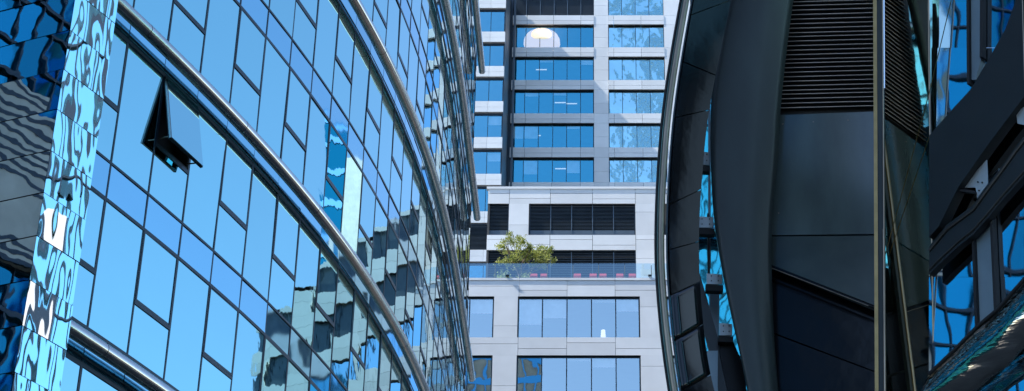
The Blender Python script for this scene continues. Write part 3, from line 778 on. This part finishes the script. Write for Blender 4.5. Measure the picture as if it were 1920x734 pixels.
mb = MB(); mb.bar(A_(1424, 494, .10), A_(1628, 574, .10), Vector((0, 0, .008)), nA*.02); mb.build('trim_line', M['edge_steel'], db)
panel([(1424, 496), (1651, 588), (1651, 700), (1424, 614)], 'soffit_panel', M['black_gloss'], -.25)
panel([(1424, 617), (1651, 703), (1651, 860), (1424, 860)], 'soffit_panel', M['black_gloss'], -.23)
# short side fins behind the tapering fin
mb = MB()
for k, v in enumerate((405, 420, 435)):
    p = A_(1406, v, .2); q = A_(1432, v+22, .12); mb.bar(p, q, Vector((0, 0, .03)), nA*.1)
mb.build('vent_slot', M['rubber'], db)
# bronze column and glass fin (plane B), glazed wall (plane C)
mb = MB(); mb.prism([A_(1636.5, -130, .10), A_(1643.5, -130, .10), A_(1648, 860, .10), A_(1641, 860, .10)], nA*.10); mb.build('bronze_column', M['bronze'], db)
mb = MB(); mb.prism([A_(1643.6, -130, .10), A_(1656, -130, .10), A_(1660, 860, .10), A_(1648.1, 860, .10)], nA*.07); mb.build('column_web', M['fin'], db)
mb = MB(); mb.tube([A_(1654, -130, .26), A_(1657.5, 430, .26)], .017, 8); mb.build('column_edge', M['edge_steel'], db)
mb = MB(); mb.tube([A_(1657, 430, .26), A_(1660, 860, .26)], .022, 8); mb.build('column_edge', M['edge_steel'], db)
b0 = P(1659, 367, 30.95); b1 = P(1745, 367, 29.5)
bd_ = b1-b0; bd_.z = 0; bd_.normalize(); nB = Vector((bd_.y, -bd_.x, 0))
if nB.dot(Vector((0, -1, 0))) < 0: nB = -nB
def B_(u, v, off=0): return PP(u, v, b0+nB*off, nB)
mb = MB(); mb.prism([B_(1658, -130), B_(1740, -130), B_(1752, 860), B_(1662, 860)], nB*-.02); mb.build('glass_fin', M['fin_glass'], db)
mb = MB(); mb.tube([B_(1739.5, -130, .02), B_(1743, 200, .02), B_(1747, 450, .02), B_(1753.5, 860, .02)], .018, 8); mb.build('fin_edge', M['edge_steel'], db)
mb = MB(); mb.tube([B_(1798, -60, .35), B_(1742, 175, .15), B_(1660, 478, .04)], .009, 8); mb.build('tie_rod', M['bronze'], db)
c0 = P(1751, 367, 29.6); c1_ = P(1960, 367, 28.13)
cdv = c1_-c0; cdv.z = 0; cdv.normalize(); nC = Vector((cdv.y, -cdv.x, 0))
if nC.dot(Vector((0, -1, 0))) < 0: nC = -nC
def C_(u, v, off=0): return PP(u, v, c0+nC*off, nC)
# panes of the glazed wall
cu = [1742, 1826, 1874, 1960]; cv = [-130, 90, 330, 520, 700, 860]
cu = [1742, 1832, 1990]
for i in range(len(cu)-1):
    for j in range(len(cv)-1):
        mb = MB(); q = [C_(cu[i], cv[j]), C_(cu[i+1], cv[j]), C_(cu[i+1], cv[j+1]), C_(cu[i], cv[j+1])]
        e1, e2 = rg.gauss(0, .006), rg.gauss(0, .006)
        q[1] = q[1]+nC*e1; q[2] = q[2]+nC*(e1+e2); q[3] = q[3]+nC*e2
        mb.poly(q); mb.build('window_pane', M['wall_glass'], db, loc=(q[0]+q[2])/2, fix=False)
def cbeam(pts, name, mat, off, th=.12, parent=None):
    mb = MB(); mb.prism([C_(u, v, off) for u, v in pts], nC*-th); return mb.build(name, mat, parent or db)
cbeam([(1819, -130), (1842, -130), (1841, 60), (1839, 113), (1829, 150), (1821, 150)], 'light_mullion', M['mull_light'], .09, .085)
cbeam([(1829, 395), (1858, 395), (1866, 590), (1838, 625)], 'light_mullion', M['mull_light'], .09, .085)
for (u0, v0, u1, v1) in ((1817, -130, 1819, 160), (1844, -130, 1843, 110), (1826, 395, 1835, 630), (1861, 395, 1870, 585)):
    mb = MB(); mb.bar(C_(u0, v0, .1), C_(u1, v1, .1), cdv*.05, nC*.15); mb.build('mullion_jamb', M['rubber'], db)
# broad diagonal beam
bm_ = [(1905, 0), (1885, 55), (1860, 100), (1820, 168), (1790, 200), (1742, 255), (1742, 445), (1760, 425), (1796, 352), (1850, 275), (1895, 215), (1990, 90), (1990, -130), (1950, -130)]
bo = cbeam(bm_, 'diagonal_beam', M['beam'], .38, .25)
mb = MB(); mb.tube([C_(1916, -60, .42), C_(1918, 40, .42), C_(1921, 150, .42)], .012, 8); mb.build('beam_edge', M['edge_steel'], bo)
# dark curved ribbon beam
rb_u = [(1742, 462), (1775, 422), (1825, 385), (1850, 350), (1880, 310), (1905, 275), (1925, 250), (1990, 165)]
rb_l = [(1990, 245), (1925, 325), (1880, 375), (1858, 402), (1825, 440), (1800, 460), (1765, 492), (1742, 515)]
co = cbeam(rb_u+rb_l, 'curved_beam', M['beam'], .30, .16)
mb = MB(); mb.tube([C_(u, v+9, .31) for u, v in rb_u], .03, 8); mb.build('beam_rib', M['beam'], co, smooth=True)
mb = MB(); mb.tube([C_(u, v-9, .31) for u, v in rb_l], .02, 8); mb.build('beam_rib', M['beam'], co, smooth=True)
# bracket plates
br = cbeam([(1806, 343), (1822, 330), (1850, 300), (1852, 345), (1832, 372), (1829, 352), (1806, 352)], 'bracket', M['plate'], .22, .02)
mb = MB()
for (u, v) in ((1834, 342), (1842, 343), (1836, 358), (1812, 342)): p = C_(u, v, .225); mb.tube([p, p+nC*.02], .014, 8)
mb.build('bolt', M['rubber'], br)
mb = MB(); mb.bar(C_(1800, 358, .25), C_(1830, 362, .25), Vector((0, 0, .05)), nC*.1); mb.build('clamp', M['rubber'], br)
br = cbeam([(1905, 212), (1926, 196), (1926, 236), (1908, 232)], 'bracket', M['plate'], .24, .02)
# chrome band at the bottom and its dark upper edge
chrome_t = [(1742, 706), (1790, 660), (1832, 617), (1870, 585), (1920, 528), (1990, 455)]
chrome_b = [(1742, 800), (1790, 762), (1830, 734), (1862, 705), (1890, 688), (1920, 652), (1990, 590)]
mb = MB(); nn = 30; kk_ = 10
def tabu(tab, u):
    for (a, b), (c, d) in zip(tab, tab[1:]):
        if a <= u <= c: return b+(d-b)*(u-a)/(c-a)
    return tab[0][1] if u < tab[0][0] else tab[-1][1]
for i in range(nn+1):
    u = 1742+(1990-1742)*i/nn; a = C_(u, tabu(chrome_t, u), .30); b = C_(u, tabu(chrome_b, u), .30)
    for k in range(kk_+1):
        t = k/kk_; p = a.lerp(b, t)+nC*(.22*math.sin(math.pi*t)); mb.v.append(tuple(p))
for i in range(nn):
    for k in range(kk_): q = i*(kk_+1)+k; mb.f.append((q, q+1, q+kk_+2, q+kk_+1))
o = mb.build('chrome_band', M['chrome'], db, smooth=True, fix=False); md = o.modifiers.new('thick', 'SOLIDIFY'); md.thickness = .04; md.offset = 0
mb = MB(); mb.tube([C_(u, v-4, .33) for u, v in chrome_t], .035, 10); mb.build('band_edge', M['rubber'], db, smooth=True)
# slot behind the fascia: glazing, posts, struts and brackets
mb = MB(); s0_ = P(1285, 367, 33.2); nS = Vector((-math.cos(R(144.5)), math.sin(R(144.5)), 0)); nS = -nS if nS.y > 0 else nS
q = [PP(1285, 120, s0_, nS), PP(1420, 120, s0_, nS), PP(1420, 860, s0_, nS), PP(1285, 860, s0_, nS)]; mb.poly(q); mb.build('window_pane', M['slot_glass'], db, loc=(q[0]+q[2])/2, fix=False)
def post(pts, Y, name, mat, th=.08):
    mb = MB(); mb.prism([P(u, v, Y) for u, v in pts], (0, th, 0)); return mb.build(name, mat, db)
post([(1328, 175), (1332, 175), (1333, 500), (1328, 500)], 31.6, 'slim_post', M['mull_light'])
post([(1326, 400), (1329, 400), (1332, 530), (1327, 530)], 31.55, 'slim_post', M['rubber'])
post([(1301, 480), (1308, 500), (1330, 575), (1348, 640), (1364, 700), (1376, 760), (1350, 760), (1342, 700), (1330, 660), (1312, 590), (1302, 540)], 31.3, 'strut', M['beam'])
post([(1304, 568), (1320, 568), (1316, 690), (1312, 690)], 31.5, 'strut', M['mull_light'])
post([(1326, 658), (1346, 658), (1345, 800), (1322, 800)], 31.2, 'strut', M['mull_light'])
post([(1330, 545), (1349, 545), (1348, 640), (1344, 645), (1330, 600)], 31.7, 'strut', M['mull_light'])
post([(1349, 610), (1362, 612), (1392, 680), (1404, 760), (1370, 760), (1349, 660)], 31.25, 'shadow_gap_panel', M['black_panel'])
for (u0, v0, u1, v1) in ((1313, 284, 1329, 309), (1307, 406, 1338, 427), (1325, 513, 1354, 533), (1349, 606, 1373, 629)):
    mb = MB(); mb.prism([P(u0, v0, 31.2), P(u1, v0+2, 31.2), P(u1, v1, 31.2), P(u0, v1, 31.2)], (0, .03, 0)); br = mb.build('bracket', M['plate'], db)
    mb = MB()
    for a in (.3, .75):
        for b in (.25, .7): p = P(u0+(u1-u0)*a, v0+(v1-v0)*b, 31.198); mb.tube([p, p+Vector((0, -.015, 0))], .011, 8)
    mb.build('bolt', M['rubber'], br)
    mb = MB(); mb.prism([P(u0-2, v1, 31.1), P(u1+2, v1+2, 31.1), P(u1+2, v1+13, 31.1), P(u0-2, v1+12, 31.1)], (0, .15, 0)); mb.build('clamp', M['rubber'], br)
# body behind, ground to parapet, and the closing dark backing
mb = MB(); mb.box(2.4, 13, 33.5, 35.2, 0, 22.4); mb.box(2.4, 13, 35.2, 41, 0, 14); mb.build('building_body', M['black_panel'], db)
mb = MB(); bx0 = P(1330, 700, 31.5)
mb.prism([P(1440, 480, 31.9), P(1660, 480, 31.9), P(1660, 860, 31.9), P(1390, 860, 31.9), P(1395, 700, 31.9)], (0, .1, 0)); mb.build('backing_wall', M['rubber'], db)
mb = MB(); mb.box(2.6, 8, 30.8, 33, 0, P(1500, 850, 31).z); mb.build('lower_wall', M['black_panel'], db)

# ================================================================== neighbouring buildings, seen in the mirror glass
# right-hand continuation of the office building at the street end
nb_ = thing('long_office_block', 'long pale office block with dark louvre bands, seen mirrored in the curved glass', 'office building', (30, 112, 0))
XA = xx(1275, D2)+.3; XB = 56
mb = MB(); per = 8.8; x = XA
floors = [(zr[382]-4.4*i, zr[441]-4.4*i) for i in range(0, 14) if zr[441]-4.4*i > 2]
zprev = z_par-1.5
for (a, b) in floors:
    clad(mb, XA, XB, a, zprev, D2-2, [XA+per*k/2 for k in range(20)], [a+(zprev-a)*.5]); zprev = b
    k = 0
    while XA+per*k < XB: clad(mb, XA+per*k, XA+per*k+1.7, b+.01, a-.01, D2-2, [], [(a+b)/2]); k += 1
clad(mb, XA, XB, 0, zprev, D2-2)
mb.build('cladding', M['clad'], nb_)
for i, (a, b) in enumerate(floors):
    mb = MB(); mb.box(XA, XB, D2-1.7, D2-1.6, b, a); mb.build('window_band', M['dark_louvre'] if i in (0, 1, 4) else M['far_glass'], nb_)
    mb = MB()
    for q in range(int((XB-XA)/1.5)): mb.box(XA+1.5*q, XA+1.5*q+.09, D2-1.78, D2-1.7, b, a)
    mb.build('mullion', M['frame'], nb_)
mb = MB(); mb.box(XA, XB, D2-1.5, D2+10, 0, z_par-1.6); mb.build('building_body', M['joint'], nb_)
mb = MB()
x = xt9+2.1
for i in range(len(rows3)-1): clad(mb, x, 17.5, rows3[i][0], rows3[i+1][1], D3-.1, [x+2*k for k in range(9)], [], th=.3)
nt_ = thing('pale_tower', 'pale banded tower rising behind the long block, seen mirrored in the curved glass', 'tower', (11, 145, 0))
mb.build('cladding', M['clad'], nt_)
mb = MB(); mb.box(x, 17.5, D3+.3, D3+.5, 0, rows3[-1][0]); mb.build('glazing', M['far_glass'], nt_)
mb = MB(); mb.box(x, 17.5, D3+.6, D3+18, 0, rows3[-1][0]); mb.build('building_body', M['joint'], nt_)
# slim white and blue tower
def from_facade(u, dist_):
    az = az_of(u, 300); j = min((abs(math.atan2(CX[i], CY[i])-az), i) for i in range(60, 190))[1]
    a = 2*PHI[j]-az; return Vector((CX[j]+math.sin(a)*dist_, CY[j]+math.cos(a)*dist_, 0)), a
q0, aa = from_facade(600, 125); q1, _ = from_facade(640, 125); q2, _ = from_facade(684, 125)
st = thing('slim_tower', 'slim white and blue tower standing clear of its neighbours, seen mirrored in the curved glass', 'tower', tuple((q0+q2)/2))
zT = lambda v: 25+125*math.tan(TH-math.atan((v-PY)/F))
back = Vector((math.sin(aa), math.cos(aa), 0))*14
mb = MB(); mb.prism([q0, q1, q1+back, q0+back], (0, 0, zT(150))); mb.build('glazed_shaft', M['deep_glass'], st)
mb = MB()
for k in range(34):
    z = zT(150)-1-k*3.4
    if z > 2: mb.prism([q0-back*.01, q1-back*.01, q1, q0], (0, 0, .01)); mb.v[-8:] = [(p[0], p[1], p[2]+z+(.7 if i_ > 3 else 0)) for i_, p in enumerate(mb.v[-8:])]
mb.build('spandrel', M['far_glass'], st)
mb = MB(); mb.prism([q1+(q2-q1)*.01, q2, q2+back, q1+back*1.0], (0, 0, zT(240))); mb.build('white_shaft', M['white_wall'], st)
# gridded glass building far to the right
gb = thing('gridded_glass_building', 'pale glass building with a fine grid of dark mullions, seen mirrored in the corner pier', 'office building', (60, 20, 0))
mb = MB(); mb.box(60, 74, -12, 69, 0, 78); mb.build('glazing', M['facade_glass'], gb)
mb = MB()
for k in range(81): mb.box(59.8, 60, -12+k, -11.88+k, 0, 78)
for k in range(8): mb.box(59.85, 60, -12, 69, 10*k, 10*k+.14)
mb.box(59.6, 60, 61.2, 61.7, 0, 57)
mb.box(59.6, 60, 62.8, 63.2, 59, 78)
mb.build('mullion_grid', M['frame'], gb)
mb = MB(); mb.box(59.55, 60, 60, 61.19, 0, 57); mb.build('pilaster', M['white_wall'], gb)
# stone and glass building to the left rear
sb = thing('stone_office_building', 'beige stone and glass building, seen mirrored left of the corner pier', 'office building', (-52, 6, 0))
ex = Vector((math.sin(R(14)), math.cos(R(14)), 0)); ey = Vector((-ex.y, ex.x, 0))
o0 = Vector((-50, 10, 0))-ex*34
mb = MB(); mb.obox(o0+ey*.5, ex*68, ey*16, (0, 0, 112)); mb.build('glazing', M['deep_glass'], sb)
mb = MB(); mb.obox(o0+ex*36.5+Vector((0, 0, 38)), ex*31.5, ey*.48, (0, 0, 7))
mb.build('stone_band', M['stone'], sb)
mb = MB()
for k in range(7): mb.obox(o0+ex*36.5+Vector((0, 0, 41.6+.5*k))-ey*.02, ex*31.5, ey*.1, (0, 0, .2))
for k in range(3): mb.obox(o0+ex*36.5+Vector((0, 0, 38+.4*k))-ey*.02, ex*31.5, ey*.1, (0, 0, .2))
mb.build('stone_groove', M['frame'], sb)
mb = MB()
for k in range(45): mb.obox(o0+ex*(1.5*k)+ey*.36, ex*.13, ey*.13, (0, 0, 112))
for k in range(40): mb.obox(o0+Vector((0, 0, 2.8*k+1.5))+ey*.34, ex*68, ey*.15, (0, 0, .2))
mb.build('mullion_grid', M['frame'], sb)
# tower behind the camera
tb_ = thing('beige_office_tower', 'beige banded tower behind the viewer, mirrored in the lower left windows of the pale building', 'tower', (-14, -54, 0))
mb = MB(); mb.box(-20, -8, -62, -46, 0, 117); mb.build('building_body', M['stone'], tb_)
mb = MB()
for k in range(29): mb.box(-19.5, -8.5, -45.99, -45.9, 4*k+2, 4*k+3.6)
for k in range(8): mb.box(-19.7+1.6*k, -19.4+1.6*k, -45.89, -45.5, 0, 117)
mb.build('window_band', M['blue_glass'], tb_)
gt = thing('green_glass_tower', 'tall green glass tower behind the viewer, mirrored in the upper right tower windows', 'tower', (16, -45, 0))
mb = MB(); mb.box(8, 34, -62, -42, 0, 230); mb.build('glazing', M['return_glass'], gt)
mb = MB()
for k in range(60): mb.box(7.9, 34.1, -41.98, -41.7, 3.8*k+1, 3.8*k+2.1)
for k in range(12): mb.box(8+2.3*k, 8.25+2.3*k, -41.98, -41.6, 0, 230)
mb.build('spandrel', M['clad'], gt)

# slab added behind the viewer to mirror a dark band into the grey panels
def refl_A(u, v, yb):
    p = A_(u, v, .06); d = (p-Vector((0, 0, EYE))).normalized(); d = d-2*d.dot(nA)*nA; t = (yb-p.y)/d.y; return p+d*t
refl_slab = thing('reflection_slab', 'dark slab with a pale strip added behind the viewer, mirrored as a band in the grey panels', 'reflection blocker', tuple(refl_A(1520, 365, -12)))
q = [refl_A(u, v, -12) for u, v in ((1400, 277), (1650, 360), (1650, 455), (1400, 372))]
mb = MB(); mb.prism(q, (0, -3, 0)); mb.build('slab_body', M['rubber'], refl_slab)
mb = MB(); mb.bar(refl_A(1400, 338, -11.9), refl_A(1650, 421, -11.9), Vector((0, 0, .14)), Vector((0, .1, 0))); mb.build('pale_strip', M['white_wall'], refl_slab)  # pale strip added for the bright line within the mirrored band
